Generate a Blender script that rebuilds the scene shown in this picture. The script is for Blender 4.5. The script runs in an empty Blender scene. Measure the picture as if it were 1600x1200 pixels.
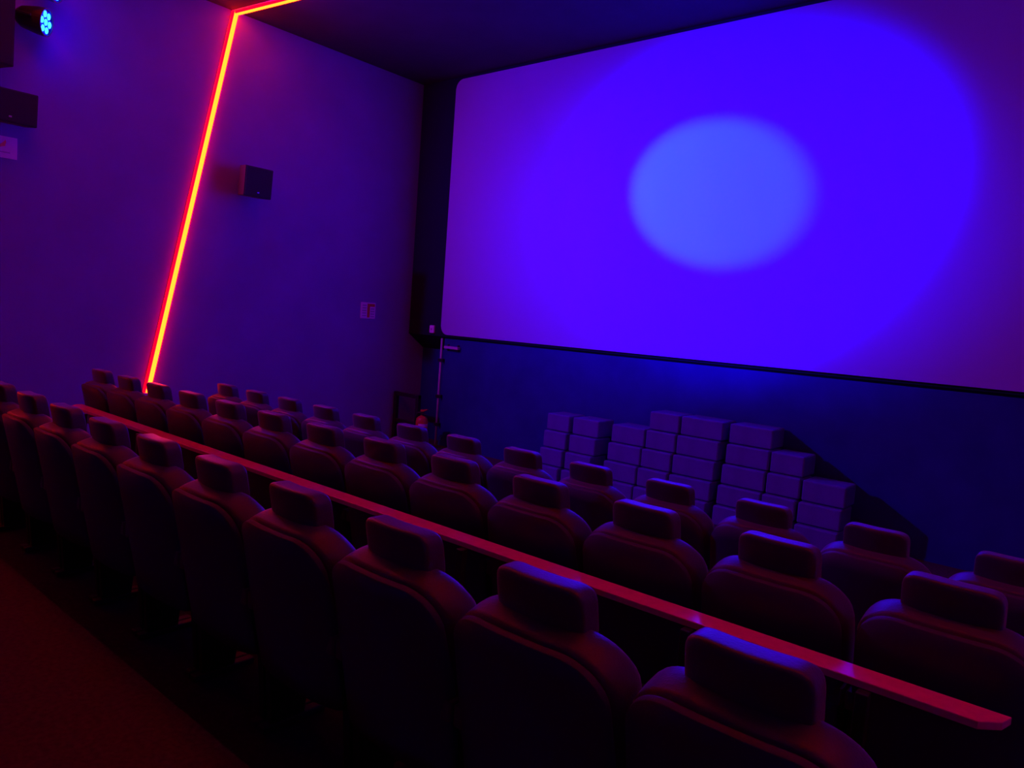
import bpy, bmesh, math, random
from mathutils import Vector, Matrix
random.seed(7)
sc = bpy.context.scene
COL = sc.collection

# ------------------------------------------------------------------ camera
F = 1156.58                                   # focal length in pixels of the 1600 px frame
cam = bpy.data.cameras.new('camera'); cam_o = bpy.data.objects.new('camera', cam); COL.objects.link(cam_o)
cam.sensor_fit = 'HORIZONTAL'; cam.sensor_width = 36.0; cam.lens = F / 1600 * 36.0; cam.clip_start = 0.05
yaw, pitch, roll = 0.70087, -0.087586, 0.073323
fw = Vector((-math.sin(yaw) * math.cos(pitch), math.cos(yaw) * math.cos(pitch), math.sin(pitch)))
rt = Vector((math.cos(yaw), math.sin(yaw), 0)); up = rt.cross(fw)
r2 = math.cos(roll) * rt + math.sin(roll) * up
u2 = -math.sin(roll) * rt + math.cos(roll) * up
cm = Matrix((r2, u2, -fw)).transposed().to_4x4(); cm.translation = Vector((0, 0, 2.0))
cam_o.matrix_world = cm
sc.camera = cam_o

# ------------------------------------------------------------------ world and exposure
w = bpy.data.worlds.new('world'); sc.world = w; w.use_nodes = True
w.node_tree.nodes['Background'].inputs[0].default_value = (0, 0, 0, 1)
w.node_tree.nodes['Background'].inputs[1].default_value = 0
sc.view_settings.view_transform = 'Standard'; sc.view_settings.look = 'None'
sc.view_settings.gamma = 1.0; sc.view_settings.use_curve_mapping = False
sc.view_settings.exposure = 0.0

# light levels of the lamps built further down
RED_SIDE = 14.0       # red sides of the led strips
RED_CORE = 33.0       # bright front of the led strips
BLUE_NARROW = 2400.0
BLUE_MID = 13500.0
BLUE_WIDE = 1200.0

# ------------------------------------------------------------------ room measures (metres, front floor = 0)
XL, XR = -8.8, 1.5
YB, YF = -4.5, 8.15
ZC = 5.45
SCR_Y = 7.83
FLOORS = [(YB, 1.33, 0.40), (1.33, 2.50, 0.23), (2.50, 3.72, 0.155), (3.72, YF, 0.0)]

# ------------------------------------------------------------------ materials
def mat(name, col, rough=0.6, spec=0.4, noise=0.0, scale=20.0, bump=0.0, bscale=200.0, metal=0.0, sheen=0.0, col2=None):
    m = bpy.data.materials.new(name); m.use_nodes = True
    nt = m.node_tree; b = nt.nodes['Principled BSDF']
    b.inputs['Roughness'].default_value = rough
    b.inputs['Specular IOR Level'].default_value = spec
    b.inputs['Metallic'].default_value = metal
    b.inputs['Base Color'].default_value = (*col, 1)
    if sheen: b.inputs['Sheen Weight'].default_value = sheen; b.inputs['Sheen Roughness'].default_value = 0.35
    tc = nt.nodes.new('ShaderNodeTexCoord')
    if noise or col2:
        n = nt.nodes.new('ShaderNodeTexNoise'); n.inputs['Scale'].default_value = scale; n.inputs['Detail'].default_value = 6
        nt.links.new(tc.outputs['Object'], n.inputs['Vector'])
        r = nt.nodes.new('ShaderNodeValToRGB')
        c2 = col2 or tuple(c * (1 - noise) for c in col)
        r.color_ramp.elements[0].position = 0.3; r.color_ramp.elements[1].position = 0.7
        r.color_ramp.elements[0].color = (*c2, 1); r.color_ramp.elements[1].color = (*col, 1)
        nt.links.new(n.outputs['Fac'], r.inputs['Fac']); nt.links.new(r.outputs['Color'], b.inputs['Base Color'])
    if bump:
        n = nt.nodes.new('ShaderNodeTexNoise'); n.inputs['Scale'].default_value = bscale; n.inputs['Detail'].default_value = 4
        nt.links.new(tc.outputs['Object'], n.inputs['Vector'])
        k = nt.nodes.new('ShaderNodeBump'); k.inputs['Strength'].default_value = bump; k.inputs['Distance'].default_value = 0.004
        nt.links.new(n.outputs['Fac'], k.inputs['Height']); nt.links.new(k.outputs['Normal'], b.inputs['Normal'])
    return m

def emit(name, col, strength):
    m = bpy.data.materials.new(name); m.use_nodes = True; nt = m.node_tree
    nt.nodes.remove(nt.nodes['Principled BSDF'])
    e = nt.nodes.new('ShaderNodeEmission'); e.inputs[0].default_value = (*col, 1); e.inputs[1].default_value = strength
    nt.links.new(e.outputs[0], nt.nodes['Material Output'].inputs[0])
    return m

M = {
    'wall': mat('wall_fabric', (0.26, 0.18, 0.48), 0.9, 0.1, noise=0.12, scale=1.6, bump=0.25, bscale=260),
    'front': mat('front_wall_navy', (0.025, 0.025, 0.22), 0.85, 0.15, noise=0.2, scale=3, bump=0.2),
    'frame': mat('screen_masking', (0.018, 0.016, 0.04), 0.95, 0.05, bump=0.2),
    'ceil': mat('ceiling_black', (0.075, 0.055, 0.075), 0.9, 0.1, noise=0.15, scale=2),
    'carpet': mat('carpet', (0.11, 0.06, 0.07), 0.95, 0.05, noise=0.35, scale=45, bump=0.5, bscale=500),
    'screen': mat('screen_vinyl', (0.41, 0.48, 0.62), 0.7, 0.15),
    'leather': mat('seat_leather', (0.080, 0.040, 0.07), 0.42, 0.45, sheen=0.35, noise=0.2, scale=8, bump=0.25, bscale=140),
    'head': mat('headrest_leather', (0.075, 0.035, 0.075), 0.37, 0.60, sheen=0.35, noise=0.2, scale=8, bump=0.25, bscale=140),
    'shell': mat('seat_shell', (0.055, 0.026, 0.085), 0.55, 0.35, bump=0.2, bscale=300),
    'metal': mat('black_steel', (0.02, 0.02, 0.022), 0.4, 0.5),
    'foot': mat('foot_steel', (0.06, 0.06, 0.065), 0.45, 0.4),
    'counter': mat('counter_laminate', (0.88, 0.05, 0.36), 0.16, 0.35, noise=0.12, scale=30, bump=0.06, bscale=300),
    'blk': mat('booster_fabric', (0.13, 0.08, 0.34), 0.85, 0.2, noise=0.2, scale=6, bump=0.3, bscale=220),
    'spk': mat('speaker_cabinet', (0.03, 0.026, 0.034), 0.55, 0.35, bump=0.15),
    'grille': mat('speaker_grille', (0.035, 0.03, 0.04), 0.7, 0.3, bump=0.6, bscale=700),
    'badge': mat('badge_metal', (0.6, 0.6, 0.62), 0.35, 0.5, metal=0.6),
    'alu': mat('aluminium_channel', (0.6, 0.6, 0.6), 0.4, 0.5, metal=0.7),
    'white': mat('white_plastic', (0.82, 0.80, 0.84), 0.5, 0.4),
    'paper': mat('sign_face', (0.78, 0.74, 0.80), 0.5, 0.3),
    'print_red': mat('print_red', (0.55, 0.02, 0.04), 0.5, 0.3),
    'print_grey': mat('print_grey', (0.42, 0.40, 0.5), 0.5, 0.3),
    'orange': mat('print_orange', (0.9, 0.32, 0.18), 0.5, 0.3),
    'conduit': mat('grey_conduit', (0.50, 0.48, 0.55), 0.45, 0.4),
    'red_paint': mat('red_enamel', (0.55, 0.02, 0.03), 0.3, 0.5),
    'lamp': mat('lamp_can', (0.03, 0.03, 0.035), 0.45, 0.5),
    'core': emit('led_core', (1.0, 0.78 / RED_CORE, 0.05 / RED_CORE), RED_CORE),
    'side': emit('led_side_red', (1.0, 0.0, 0.003), RED_SIDE),
    'lens': emit('led_lens', (0.05, 0.55, 1.0), 2.4),
    'ring': emit('led_ring_blue', (0.0, 0.0, 1.0), 12.0),
}

# ------------------------------------------------------------------ helpers
def link(name, me, m, parent=None, loc=None, smooth=False):
    if smooth:
        for p in me.polygons: p.use_smooth = True
    o = bpy.data.objects.new(name, me); COL.objects.link(o)
    if m is not None and len(me.materials) == 0: me.materials.append(M[m] if isinstance(m, str) else m)
    if parent: o.parent = parent
    if loc is not None: o.location = loc
    return o

def mesh(name, bm):
    bmesh.ops.recalc_face_normals(bm, faces=bm.faces)
    me = bpy.data.meshes.new(name); bm.to_mesh(me); bm.free(); return me

def box_bm(x0, x1, y0, y1, z0, z1, bevel=0.0, seg=2, bm=None):
    bm = bm or bmesh.new()
    vs = [bm.verts.new((x, y, z)) for z in (z0, z1) for y in (y0, y1) for x in (x0, x1)]
    fs = [bm.faces.new([vs[i] for i in q]) for q in ((0, 2, 3, 1), (4, 5, 7, 6), (0, 1, 5, 4), (2, 6, 7, 3), (0, 4, 6, 2), (1, 3, 7, 5))]
    if bevel:
        es = list({e for f in fs for e in f.edges})
        bmesh.ops.bevel(bm, geom=es, offset=bevel, segments=seg, affect='EDGES', profile=0.5)
    return bm

def box(name, b, m, parent=None, bevel=0.0, seg=2, smooth=False):
    return link(name, mesh(name, box_bm(*b, bevel=bevel, seg=seg)), m, parent, smooth=smooth)

def prism_bm(poly, depth, axis='x', bevel=0.0, seg=2):
    """extrude a 2-D outline: axis 'y' -> outline in (x,z); 'x' -> outline in (y,z); 'z' -> outline in (x,y)"""
    bm = bmesh.new(); d0, d1 = depth
    def P(a, b, d): return {'x': (d, a, b), 'y': (a, d, b), 'z': (a, b, d)}[axis]
    A = [bm.verts.new(P(a, b, d0)) for a, b in poly]; B = [bm.verts.new(P(a, b, d1)) for a, b in poly]
    n = len(poly)
    f0 = bm.faces.new(A); f1 = bm.faces.new(list(reversed(B)))
    for i in range(n): bm.faces.new((A[i], B[i], B[(i + 1) % n], A[(i + 1) % n]))
    if bevel:
        es = list(set(f0.edges) | set(f1.edges))
        bmesh.ops.bevel(bm, geom=es, offset=bevel, segments=seg, affect='EDGES', profile=0.5)
    return bm

def round_rect(w0, w1, z0, z1, rb, rtp, n=6):
    pts = []
    for cx, cz, a0, r in ((w1 - rb, z0 + rb, -90, rb), (w1 - rtp, z1 - rtp, 0, rtp), (w0 + rtp, z1 - rtp, 90, rtp), (w0 + rb, z0 + rb, 180, rb)):
        for i in range(n + 1):
            a = math.radians(a0 + 90 * i / n); pts.append((cx + r * math.cos(a), cz + r * math.sin(a)))
    return pts

def tube_bm(pts, r, n=10, bm=None):
    bm = bm or bmesh.new(); rings = []
    pts = [Vector(p) for p in pts]
    for i, p in enumerate(pts):
        d = (pts[min(i + 1, len(pts) - 1)] - pts[max(i - 1, 0)]).normalized()
        a = d.orthogonal().normalized(); 
        if rings:
            a = (prev - prev.dot(d) * d).normalized()
        prev = a; b = d.cross(a)
        rings.append([bm.verts.new(p + r * (math.cos(2 * math.pi * k / n) * a + math.sin(2 * math.pi * k / n) * b)) for k in range(n)])
    for R0, R1 in zip(rings, rings[1:]):
        for k in range(n): bm.faces.new((R0[k], R0[(k + 1) % n], R1[(k + 1) % n], R1[k]))
    bm.faces.new(list(reversed(rings[0]))); bm.faces.new(rings[-1])
    return bm

def lathe_bm(prof, n=24):
    bm = bmesh.new(); rings = []
    for r, z in prof:
        rings.append([bm.verts.new((r * math.cos(2 * math.pi * k / n), r * math.sin(2 * math.pi * k / n), z)) for k in range(n)] if r > 1e-6 else [bm.verts.new((0, 0, z))])
    for a, b in zip(rings, rings[1:]):
        for k in range(n):
            j = (k + 1) % n
            if len(a) == 1 and len(b) == 1: continue
            if len(a) == 1: bm.faces.new((a[0], b[j], b[k]))
            elif len(b) == 1: bm.faces.new((a[k], a[j], b[0]))
            else: bm.faces.new((a[k], a[j], b[j], b[k]))
    return bm

def empty(name, loc=(0, 0, 0), rot=None):
    o = bpy.data.objects.new(name, None); COL.objects.link(o); o.location = loc; o.empty_display_size = 0.1
    if rot is not None: o.rotation_euler = rot
    return o

def tag(o, label, cat, group=None):
    o['label'] = label; o['category'] = cat
    if group: o['group'] = group
    return o

def struct(o, label=None, cat=None):
    o['kind'] = 'structure'
    if label: o['label'] = label
    if cat: o['category'] = cat
    return o

def dup(root, loc):
    r = root.copy(); COL.objects.link(r); r.location = loc
    for ch in list(root.children):
        c = ch.copy(); COL.objects.link(c); c.parent = r
        for g in list(ch.children):
            d = g.copy(); COL.objects.link(d); d.parent = c
    return r

ORD = ['first', 'second', 'third', 'fourth', 'fifth', 'sixth', 'seventh', 'eighth', 'ninth', 'tenth', 'eleventh', 'twelfth', 'thirteenth', 'fourteenth']

# ------------------------------------------------------------------ the room
T = 0.2
prof = [(YB, -T)]
for y0, y1, z in FLOORS: prof += [(y0, z), (y1, z)]
prof += [(YF, -T)]
struct(link('floor', mesh('floor', prism_bm(prof, (XL, XR), 'x')), 'carpet'), 'dark carpeted floor stepping down in shallow tiers to the screen', 'floor')
struct(box('ceiling', (XL, XR, YB, YF, ZC, ZC + T), 'ceil'), 'black ceiling crossed by a red light strip', 'ceiling')
struct(box('wall_left', (XL - T, XL, YB, YF, -T, ZC + T), 'wall'), 'dark fabric side wall with a slanted red light strip', 'wall')
struct(box('wall_right', (XR, XR + T, YB, YF, -T, ZC + T), 'wall'), 'dark fabric side wall opposite the notice board wall', 'wall')
struct(box('wall_back', (XL - T, XR + T, YB - T, YB, -T, ZC + T), 'wall'), 'dark wall at the rear of the auditorium', 'wall')
struct(box('wall_front', (XL - T, XR + T, YF, YF + T, -T, ZC + T), 'front'), 'black wall under the cinema screen', 'wall')
# black masking box that carries the screen, its lower edge cut back to the wall
mprof = [(SCR_Y, 1.66), (SCR_Y, ZC), (YF, ZC), (YF, 1.44)]
struct(link('trim_1', mesh('screen_masking', prism_bm(mprof, (XL, XR), 'x')), 'frame'), 'black masking box around the cinema screen', 'masking')
pprof = [(7.87, 0.0), (7.87, 1.632), (YF, 1.44), (YF, 0.0)]
struct(link('trim_2', mesh('lower_panel', prism_bm(pprof, (-8.03, XR), 'x')), 'front'), 'dark navy wall panel between the floor and the cinema screen', 'wall panel')
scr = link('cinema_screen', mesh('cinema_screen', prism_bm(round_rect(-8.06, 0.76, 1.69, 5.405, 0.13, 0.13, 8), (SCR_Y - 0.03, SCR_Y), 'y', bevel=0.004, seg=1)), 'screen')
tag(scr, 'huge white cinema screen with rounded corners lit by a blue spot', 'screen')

# ------------------------------------------------------------------ led strips
def strip_seg(name, a, b, nrm, parent, wc=0.062, h=0.035):
    """bar of light from a to b on a surface with normal nrm: alu channel, red glowing sides, bright core face"""
    a, b, nrm = Vector(a), Vector(b), Vector(nrm); d = (b - a).normalized(); s = d.cross(nrm).normalized()
    def bar(nm, half, h0, h1, m, par):
        bm = bmesh.new(); vs = []
        for p in (a, b):
            for hh in (h0, h1):
                for q in (-half, half): vs.append(bm.verts.new(p + nrm * hh + s * q))
        for q in ((0, 1, 3, 2), (4, 6, 7, 5), (0, 2, 6, 4), (1, 5, 7, 3), (2, 3, 7, 6), (0, 4, 5, 1)): bm.faces.new([vs[i] for i in q])
        return link(nm, mesh(nm, bm), m, par)
    ch = bar(name + '_channel', wc / 2 + 0.018, 0.0, 0.006, 'white', parent)
    df = bar(name + '_diffuser', wc / 2, 0.006, h, 'side', parent)
    bar('bright_core', wc / 2 - 0.006, h, h + 0.004, 'core', df)

def led(label, ytop, ybot, zbot, ceil_to, walls, hc):
    """one run of light: slanting up the wall and on over the ceiling"""
    e = empty('led_light_strip', (0, 0, 0)); tag(e, label, 'light strip', 'red light strips around the room')
    strip_seg('ceiling', (XL + 0.004, ytop, ZC), ceil_to, (0, 0, -1), e, h=hc)
    for wx, sg in walls:
        if wx > 0: ytop, ybot, zbot = ceil_to[1], ceil_to[1] - 0.5, 3.0
        strip_seg('wall', (wx, ytop, ZC - 0.004), (wx, ybot, zbot), (sg, 0, 0), e)
        x0, x1 = sorted((wx, wx + sg * 0.045))
        box('end_cap', (x0, x1, ybot - 0.045, ybot + 0.035, zbot - 0.05, zbot + 0.002), 'white', e, bevel=0.006)
    return e
led('slanted orange red light strip beside the small wall speaker, running on over the ceiling', 4.74, 3.82, 0.83, (-6.9, 4.99, ZC), ((XL, 1),), 0.035)
led('orange red light strip crossing the ceiling above the red counter', 1.75, 0.83, 0.95, (XR - 0.004, 2.95, ZC), ((XL, 1), (XR, -1)), 0.012)

# ------------------------------------------------------------------ blue led lamps
def aim(o, target):
    d = (Vector(target) - o.location).normalized()
    o.rotation_euler = d.to_track_quat('Z', 'Y').to_euler()

def par_lamp(label, loc, target, wall_x, spots):
    root = empty('stage_lamp', loc); tag(root, label, 'lamp', 'blue stage lamps on the side walls')
    aim(root, target)
    R = root.rotation_euler.to_matrix()
    can = link('lamp_can', mesh('lamp_can', lathe_bm([(0, -0.24), (0.07, -0.24), (0.10, -0.20), (0.128, -0.06), (0.132, 0.0), (0.132, 0.02), (0.122, 0.02), (0.122, 0.0), (0, 0.0)], 28)), 'lamp', root, smooth=False)
    cells = [(0, 0)] + [(0.077 * math.cos(math.radians(60 * k)), 0.077 * math.sin(math.radians(60 * k))) for k in range(6)]
    for x, y in cells:
        ring = link('lens_ring', mesh('lens_ring', lathe_bm([(0.037, 0.0), (0.037, 0.006), (0.033, 0.006), (0.033, 0.0)], 14)), 'ring', root, (x, y, 0.002))
        link('lens', mesh('lens', lathe_bm([(0.033, 0.002), (0.030, 0.010), (0.018, 0.016), (0, 0.018)], 14)), 'lens', root, (x, y, 0.002), smooth=True)
    # yoke and wall plate, in the lamp's frame
    inv = R.transposed()
    def L(p): return inv @ (Vector(p) - Vector(loc))
    sx = 1 if wall_x < 0 else -1
    side = [L(Vector(loc) + R @ Vector((s * 0.15, 0, -0.06))) for s in (-1, 1)]
    wallp = L((wall_x + sx * 0.02, loc[1] - 0.02, loc[2] + 0.02))
    link('yoke', mesh('yoke', tube_bm([side[0], side[0] + Vector((0, 0, -0.26)), side[1] + Vector((0, 0, -0.26)), side[1]], 0.012, 8)), 'lamp', root)
    link('wall_arm', mesh('wall_arm', tube_bm([(side[0] + side[1]) / 2 + Vector((0, 0, -0.26)), wallp], 0.016, 8)), 'lamp', root)
    if wall_x < 0:
        l = bpy.data.lights.new('stray_light', 'POINT'); l.energy = 4.5; l.color = (0.0, 0.0, 1.0); l.shadow_soft_size = 0.05
        o = bpy.data.objects.new('stray_light', l); COL.objects.link(o); o.location = Vector(loc) + R @ Vector((0, 0, 0.10))
    for k, (size, blend, power, col, tg) in enumerate(spots):
        l = bpy.data.lights.new('beam', 'SPOT'); l.energy = power; l.color = col; l.spot_size = math.radians(size); l.spot_blend = blend
        l.shadow_soft_size = 0.06
        o = bpy.data.objects.new('beam', l); COL.objects.link(o)
        o.location = Vector(loc) + (Vector(tg) - Vector(loc)).normalized() * 0.12
        o.rotation_euler = (Vector(tg) - Vector(loc)).to_track_quat('-Z', 'Y').to_euler()
    return root

TG = (-3.95, 7.8, 3.58)
par_lamp('round lamp with seven glowing blue lenses above the wall speaker and notice', (-8.48, 2.61, 4.54), TG, XL, [
    (14.6, 0.38, BLUE_NARROW, (0.0, 0.17, 1.0), TG),
    (35.0, 1.0, BLUE_MID, (0.0, 0.0, 1.0), (-4.1, 7.8, 3.5)),
    (110.0, 1.0, BLUE_WIDE, (0.0, 0.0, 1.0), (-3.5, 7.8, 3.0)),
])
par_lamp('upper round blue lamp fixed to the wall over the seven lens lamp', (-8.42, 2.68, 4.87), (-3.4, 7.8, 3.4), XL, [])
par_lamp('round blue lamp on the aisle side wall facing the screen', (1.18, 2.61, 4.54), (-3.2, 7.8, 3.55), XR, [
    (37.0, 1.0, BLUE_MID * 0.8, (0.0, 0.0, 1.0), (-3.6, 7.8, 3.5)),
])

# ------------------------------------------------------------------ cinema seats
def back_mesh(name, hw, zb, zt0, drop, flat, th, wing, yoff, edge, slope, nu=32, nt=26):
    """upholstered back: a slab raked backwards, wings curving forward, rounded top corners and edges"""
    bm = bmesh.new(); cols = []
    rake = math.tan(math.radians(11))
    for i in range(nu + 1):
        u = -1 + 2 * i / nu; u = math.copysign(1 - (1 - abs(u)) ** 1.6, u)
        x = hw * u; a = abs(u)
        q = max(0.0, (a - flat) / (1 - flat))
        zt = zt0 - drop * (1 - math.sqrt(max(0.0, 1 - q ** 2.2)))
        e = max(0.0, (a - (1 - edge)) / edge)
        t = th * (0.12 + 0.88 * math.sqrt(max(0.0, 1 - e ** 2.5)))
        yc = wing * a ** 2.6
        ring = []
        r = t / 2; zr = zt - slope * min(1.0, t / th)
        n1 = (nt - 10) // 2
        prof = [(-r, zb + (zr - zb) * k / n1) for k in range(n1)]
        for k in range(10):
            q = k / 9; y = -r + 2 * r * q
            z = zt - (zt - zr) * max(0.0, 1 - q / 0.72) ** 1.7 - (0.0 if q < 0.72 else 0.030 * ((q - 0.72) / 0.28) ** 2)
            prof.append((y, z))
        zf = prof[-1][1]
        for k in range(1, n1 + 1):
            q = k / n1; prof.append((r + 0.02 * math.sin(math.pi * q), zf + (zb - zf) * q))
        for y, z in prof:
            ring.append(bm.verts.new((x, y + yc + yoff - (z - 1.0) * rake, z)))
        cols.append(ring)
    for A, B in zip(cols, cols[1:]):
        for k in range(len(A) - 1): bm.faces.new((A[k], A[k + 1], B[k + 1], B[k]))
        bm.faces.new((A[-1], A[0], B[0], B[-1]))
    bm.faces.new(list(reversed(cols[0]))); bm.faces.new(cols[-1])
    return mesh(name, bm)

def headrest_mesh():
    """padded block: flat rear face, broad rounded top, rounded ends"""
    bm = bmesh.new(); hw, z0, z1 = 0.149, 0.948, 1.096; nu, nt = 26, 40
    cols = []
    for i in range(nu + 1):
        u = -1 + 2 * i / nu; u = math.copysign(1 - (1 - abs(u)) ** 2.0, u); a = abs(u)
        g = max((1 - a ** 8) ** (1 / 2.4) if a < 1 else 0.0, 0.0)
        zt = z1 - 0.055 * (1 - g); zl = z0 + 0.012 * (1 - g); hy = 0.046 - 0.018 * (1 - g)
        hz = (zt - zl) / 2; zc = (zt + zl) / 2
        ring = []
        for k in range(nt):
            ang = 2 * math.pi * (k + 0.5) / nt; c, s = math.cos(ang), math.sin(ang)
            y = hy * math.copysign(abs(c) ** 0.30, c); z = zc + hz * math.copysign(abs(s) ** 0.30, s)
            ring.append(bm.verts.new((hw * u, y + 0.020 * a ** 2 - (z - 1.02) * 0.19 + 0.086, z)))
        cols.append(ring)
    for A, B in zip(cols, cols[1:]):
        for k in range(nt): bm.faces.new((A[k], A[(k + 1) % nt], B[(k + 1) % nt], B[k]))
    bm.faces.new(list(reversed(cols[0]))); bm.faces.new(cols[-1])
    return mesh('headrest', bm)

def make_seat():
    e = empty('cinema_chair')
    link('back_cushion', back_mesh('back_cushion', 0.279, 0.40, 0.985, 0.16, 0.42, 0.145, 0.045, 0.058, 0.13, 0.026), 'leather', e, smooth=True)
    link('back_shell', back_mesh('back_shell', 0.268, 0.32, 0.952, 0.14, 0.46, 0.030, 0.04, -0.030, 0.10, 0.008), 'shell', e, smooth=True)
    link('headrest', headrest_mesh(), 'head', e, smooth=True)
    # tipped seat cushion
    bm = prism_bm(round_rect(-0.23, 0.23, 0.0, 0.50, 0.05, 0.09), (-0.06, 0.06), 'y', bevel=0.03, seg=3)
    bmesh.ops.rotate(bm, verts=bm.verts, cent=(0, 0, 0), matrix=Matrix.Rotation(math.radians(-72), 3, 'X'))
    bmesh.ops.translate(bm, verts=bm.verts, vec=(0, 0.20, 0.37))
    link('seat_cushion', mesh('seat_cushion', bm), 'leather', e, smooth=True)
    for s in (-1, 1):
        p = [(0.07, 0.55), (0.50, 0.57), (0.54, 0.60), (0.52, 0.635), (0.07, 0.615)]
        link('armrest', mesh('armrest', prism_bm(p, (s * 0.262 - 0.024, s * 0.262 + 0.024), 'x', bevel=0.01)), 'leather', e, smooth=False)
        p = [(0.18, 0.03), (0.34, 0.03), (0.36, 0.30), (0.44, 0.552), (0.12, 0.552), (0.16, 0.30)]
        lg = link('leg', mesh('leg', prism_bm(p, (s * 0.262 - 0.02, s * 0.262 + 0.02), 'x', bevel=0.006)), 'metal', e)
        box('foot_plate', (s * 0.262 - 0.025, s * 0.262 + 0.025, 0.14, 0.44, 0.0, 0.03), 'foot', lg, bevel=0.006)
    return e

P = 0.58
seat = make_seat(); first = True
def place(x, y, z, label, group):
    global first
    if first: o = seat; o.location = (x, y, z); first = False
    else: o = dup(seat, (x, y, z))
    tag(o, label, 'chair', group)
for k in range(11):
    place(-0.578 - P * k, 1.478, 0.23, f'dark leather cinema chair, {ORD[k]} from the aisle in the row behind the red counter', 'seats behind the red counter')
for k in range(13):
    place(-0.387 - P * k, 2.690, 0.155, f'dark leather cinema chair, {ORD[12 - k]} from the light strip wall, in the middle row', 'middle row of seats')
for k in range(-1, 12):
    place(-0.917 - P * k, 3.910, 0.0, f'dark leather cinema chair, {ORD[11 - k]} from the light strip wall, in the front row', 'front row of seats')

# ------------------------------------------------------------------ the red counter
cnt = empty('bar_counter', (0, 0, 0.23)); tag(cnt, 'long narrow red counter with clipped corners between two rows of seats', 'counter')
zc = 0.938 - 0.23
top = [(-7.25, 2.495), (-0.245, 2.495), (-0.19, 2.545), (-0.175, 2.605), (-7.32, 2.605), (-7.32, 2.55)]
link('counter_top', mesh('counter_top', prism_bm(top, (zc - 0.026, zc), 'z', bevel=0.003, seg=2)), 'counter', cnt)
for x in (-6.9, -5.8, -4.64, -3.48, -2.32, -1.16, -0.55):
    st = box('post', (x - 0.02, x + 0.02, 2.455, 2.495, 0.01, zc - 0.026), 'metal', cnt, bevel=0.004)
    box('base_plate', (x - 0.05, x + 0.05, 2.40, 2.495, 0.0, 0.012), 'metal', st, bevel=0.002)

# ------------------------------------------------------------------ stacks of booster blocks under the screen
stacks = [(-5.65, -5.30, 4), (-5.25, -4.865, 4), (-4.69, -4.245, 4), (-4.225, -3.85, 5), (-3.83, -3.335, 5), (-3.255, -2.79, 5), (-2.77, -2.43, 4), (-2.41, -2.0, 3)]
BH = 0.2135
TOPW = ['topmost', 'second from the top', 'third from the top', 'fourth from the top', 'fifth from the top']
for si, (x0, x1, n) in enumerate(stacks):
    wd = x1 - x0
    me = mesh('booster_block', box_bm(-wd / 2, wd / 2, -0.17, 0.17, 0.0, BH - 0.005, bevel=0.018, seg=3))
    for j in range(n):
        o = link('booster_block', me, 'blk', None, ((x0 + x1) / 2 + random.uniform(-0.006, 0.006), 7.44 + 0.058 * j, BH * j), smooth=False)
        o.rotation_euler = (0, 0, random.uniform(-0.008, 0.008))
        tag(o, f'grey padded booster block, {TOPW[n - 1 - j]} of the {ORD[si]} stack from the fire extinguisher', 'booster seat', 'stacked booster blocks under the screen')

# ------------------------------------------------------------------ wall speakers
def speaker(label, c, rotz, tilt, size, group='wall speakers'):
    w_, d_, h_ = size
    e = empty('wall_speaker', c, (0, 0, 0)); e.rotation_euler = Matrix.Rotation(rotz, 3, 'Z').to_euler(); tag(e, label, 'speaker', group)
    Rt = Matrix.Rotation(tilt, 3, 'X')
    def tl(bm):
        bmesh.ops.rotate(bm, verts=bm.verts, cent=(0, 0, 0), matrix=Rt); return bm
    # front of the speaker looks to -y locally; cabinet tapers to the rear
    bm = prism_bm([(-w_ / 2, -d_ / 2), (w_ / 2, -d_ / 2), (w_ * 0.40, d_ / 2), (-w_ * 0.40, d_ / 2)], (-h_ / 2, h_ / 2), 'z', bevel=0.008)
    link('cabinet', mesh('cabinet', tl(bm)), 'spk', e)
    link('grille', mesh('grille', tl(box_bm(-w_ / 2 + 0.012, w_ / 2 - 0.012, -d_ / 2 - 0.012, -d_ / 2, -h_ / 2 + 0.012, h_ / 2 - 0.012, bevel=0.004))), 'grille', e)
    link('badge', mesh('badge', tl(box_bm(-0.012, 0.012, -d_ / 2 - 0.016, -d_ / 2 - 0.011, -h_ / 2 + 0.05, -h_ / 2 + 0.065))), 'badge', e)
    br = tube_bm([(0, d_ / 2 - 0.02, 0), (0, d_ / 2 + 0.14, 0)], 0.02, 8)
    link('bracket', mesh('bracket', br), 'metal', e)
    box('wall_plate', (-0.06, 0.06, d_ / 2 + 0.13, d_ / 2 + 0.145, -0.08, 0.08), 'metal', e)
    return e
HP = math.pi / 2
speaker('small black box speaker on a bracket beside the slanted light strip', (XL + 0.145 + 0.10, 4.94, 3.44), HP, math.radians(5), (0.37, 0.20, 0.36))
speaker('wide black box speaker on the wall above the white notice', (XL + 0.145 + 0.09, 2.33, 3.68), HP, math.radians(5), (0.46, 0.18, 0.31))
# tall cabinet at the edge of the view by the blue lamps
speaker('tall black speaker cabinet on the wall next to the blue lamps', (XL + 0.145 + 0.14, 2.08, 4.45), HP, math.radians(3), (0.50, 0.28, 0.85))

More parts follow.
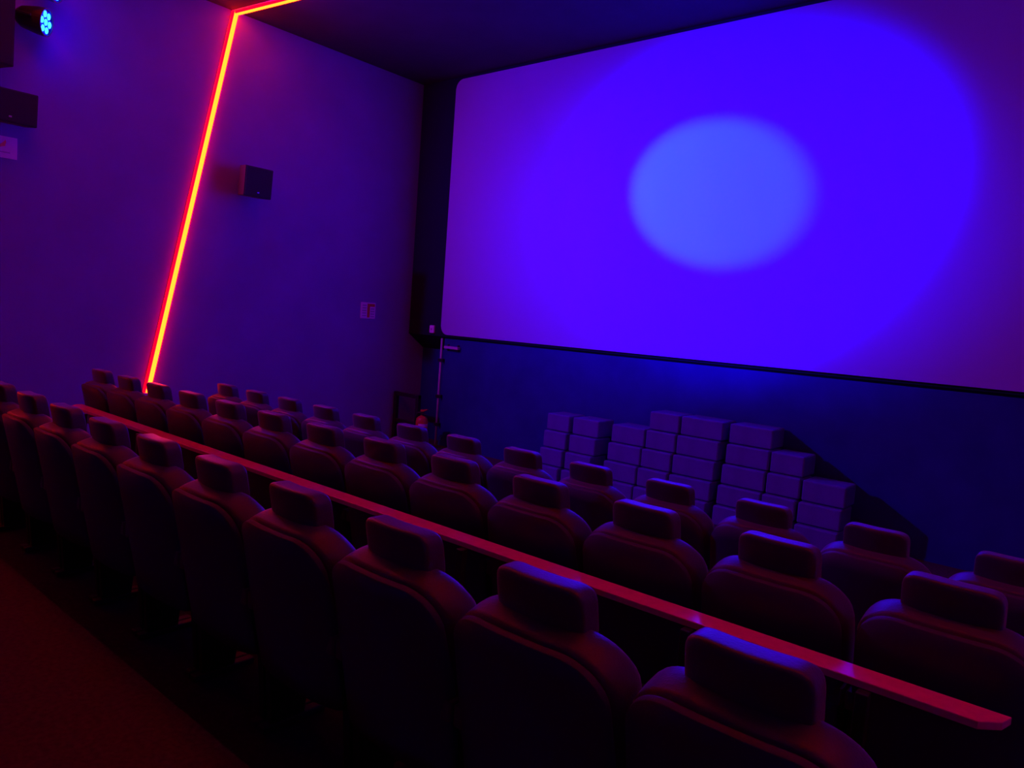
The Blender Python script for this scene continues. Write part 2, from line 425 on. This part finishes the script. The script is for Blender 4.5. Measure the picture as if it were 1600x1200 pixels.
# ------------------------------------------------------------------ notices on the left wall (face +x)
def wall_panel(name, y0, y1, z0, z1, m, parent=None, t=0.012, x=XL):
    return box(name, (x, x + t, y0, y1, z0, z1), m, parent, bevel=0.002, seg=1)
n1 = empty('safety_notice', (0, 0, 0)); tag(n1, 'small square notice with a red column and text blocks, near the screen corner', 'sign')
wall_panel('frame', 6.86, 7.13, 1.845, 2.085, 'white', n1, 0.012)
wall_panel('red_band', 6.975, 7.025, 1.862, 2.068, 'print_red', n1, 0.004, XL + 0.012)
wall_panel('red_heading', 7.025, 7.115, 2.025, 2.068, 'print_red', n1, 0.004, XL + 0.012)
for i in range(5):
    z = 2.03 - i * 0.038
    wall_panel('text_line', 6.885, 6.96, z, z + 0.02, 'print_grey', n1, 0.002, XL + 0.012)
    if i: wall_panel('text_line', 7.04, 7.11, z - 0.01, z + 0.012, 'print_grey', n1, 0.002, XL + 0.012)
n2 = empty('white_notice', (0, 0, 0)); tag(n2, 'white rectangular notice with an orange curved mark under the wide speaker', 'sign')
wall_panel('board', 2.12, 2.48, 3.22, 3.43, 'paper', n2, 0.012)
sw = [(2.24, 3.330), (2.30, 3.335), (2.34, 3.352), (2.365, 3.378), (2.378, 3.398), (2.385, 3.372), (2.375, 3.345), (2.380, 3.335), (2.355, 3.330), (2.33, 3.318), (2.24, 3.315)]
link('orange_mark', mesh('orange_mark', prism_bm([(y, z) for y, z in sw], (XL + 0.012, XL + 0.015), 'x')), 'orange', n2)
wall_panel('text_line', 2.20, 2.42, 3.27, 3.28, 'print_grey', n2, 0.002, XL + 0.012)

# ------------------------------------------------------------------ things by the screen corner
sb = empty('control_box', (0, 0, 0)); tag(sb, 'tiny white control box on the black masking beside the screen corner', 'switch')
box('housing', (-8.30, -8.205, SCR_Y - 0.04, SCR_Y, 1.695, 1.815), 'white', sb, bevel=0.012)
box('button', (-8.27, -8.235, SCR_Y - 0.046, SCR_Y - 0.04, 1.74, 1.77), 'print_grey', sb, bevel=0.003)
cd = empty('cable_conduit', (0, 0, 0)); tag(cd, 'thin pale vertical cable conduit with black clips in the corner', 'pipe')
link('pipe', mesh('pipe', tube_bm([(-8.065, 7.846, 0.0), (-8.065, 7.846, 1.63)], 0.016, 10)), 'conduit', cd, smooth=True)
for z in (0.32, 0.75, 1.3): box('clip', (-8.10, -8.0, 7.815, 7.87, z - 0.025, z + 0.025), 'metal', cd, bevel=0.004)
ub = empty('cable_tray', (0, 0, 0)); tag(ub, 'short pale cable tray under the masking box by the conduit', 'bracket')
box('tray', (-7.97, -7.68, 7.80, 7.862, 1.485, 1.525), 'conduit', ub, bevel=0.006)
for x in (-7.93, -7.72): box('hanger', (x - 0.012, x + 0.012, 7.84, 7.87, 1.46, 1.55), 'metal', ub)

gr = empty('guard_rail', (-8.5, 7.62, 0)); tag(gr, 'low black square tube guard rail in the corner beside the extinguisher', 'rail')
for x in (-0.26, 0.24): box('post', (x - 0.03, x + 0.03, -0.03, 0.03, 0, 0.75), 'metal', gr, bevel=0.004)
box('top_rail', (-0.29, 0.27, -0.025, 0.025, 0.69, 0.745), 'metal', gr, bevel=0.004)
box('lower_rail', (-0.26, 0.24, -0.02, 0.02, 0.28, 0.33), 'metal', gr, bevel=0.004)

ex = empty('fire_extinguisher', (-7.95, 7.43, 0)); tag(ex, 'red fire extinguisher standing in the corner beside the pale conduit', 'extinguisher')
link('cylinder', mesh('cylinder', lathe_bm([(0, 0), (0.088, 0), (0.092, 0.01), (0.092, 0.40), (0.082, 0.445), (0.055, 0.475), (0.026, 0.487), (0.024, 0.50), (0, 0.50)], 28)), 'red_paint', ex, smooth=True)
link('valve', mesh('valve', lathe_bm([(0, 0.495), (0.026, 0.495), (0.026, 0.55), (0, 0.55)], 14)), 'metal', ex)
hb = prism_bm([(-0.03, 0.545), (0.02, 0.545), (0.115, 0.585), (0.12, 0.598), (0.0, 0.575), (-0.03, 0.575)], (-0.014, 0.014), 'y', bevel=0.003)
link('lever', mesh('lever', hb), 'red_paint', ex)
hb = prism_bm([(-0.02, 0.52), (0.08, 0.505), (0.10, 0.515), (0.02, 0.54), (-0.02, 0.54)], (-0.012, 0.012), 'y', bevel=0.003)
link('handle', mesh('handle', hb), 'metal', ex)
link('hose', mesh('hose', tube_bm([(-0.02, 0, 0.53), (-0.09, -0.01, 0.52), (-0.125, -0.02, 0.44), (-0.118, -0.03, 0.30), (-0.105, -0.03, 0.16)], 0.012, 8)), 'metal', ex, smooth=True)
def label_band(name, a0, a1, z0, z1, m):
    bm = bmesh.new(); n = 10; ro, ri = 0.0945, 0.0925; g = []
    for i in range(n + 1):
        a = math.radians(a0 + (a1 - a0) * i / n); c, s = math.cos(a), math.sin(a)
        g.append([bm.verts.new((r * c, r * s, z)) for r, z in ((ri, z0), (ro, z0), (ro, z1), (ri, z1))])
    for A, B in zip(g, g[1:]):
        for k in range(4): bm.faces.new((A[k], A[(k + 1) % 4], B[(k + 1) % 4], B[k]))
    bm.faces.new(g[0]); bm.faces.new(list(reversed(g[-1])))
    return link(name, mesh(name, bm), m, ex)
label_band('label_stripe', -75, 25, 0.335, 0.375, 'white')
label_band('instruction_label', -60, 15, 0.08, 0.32, 'paper')
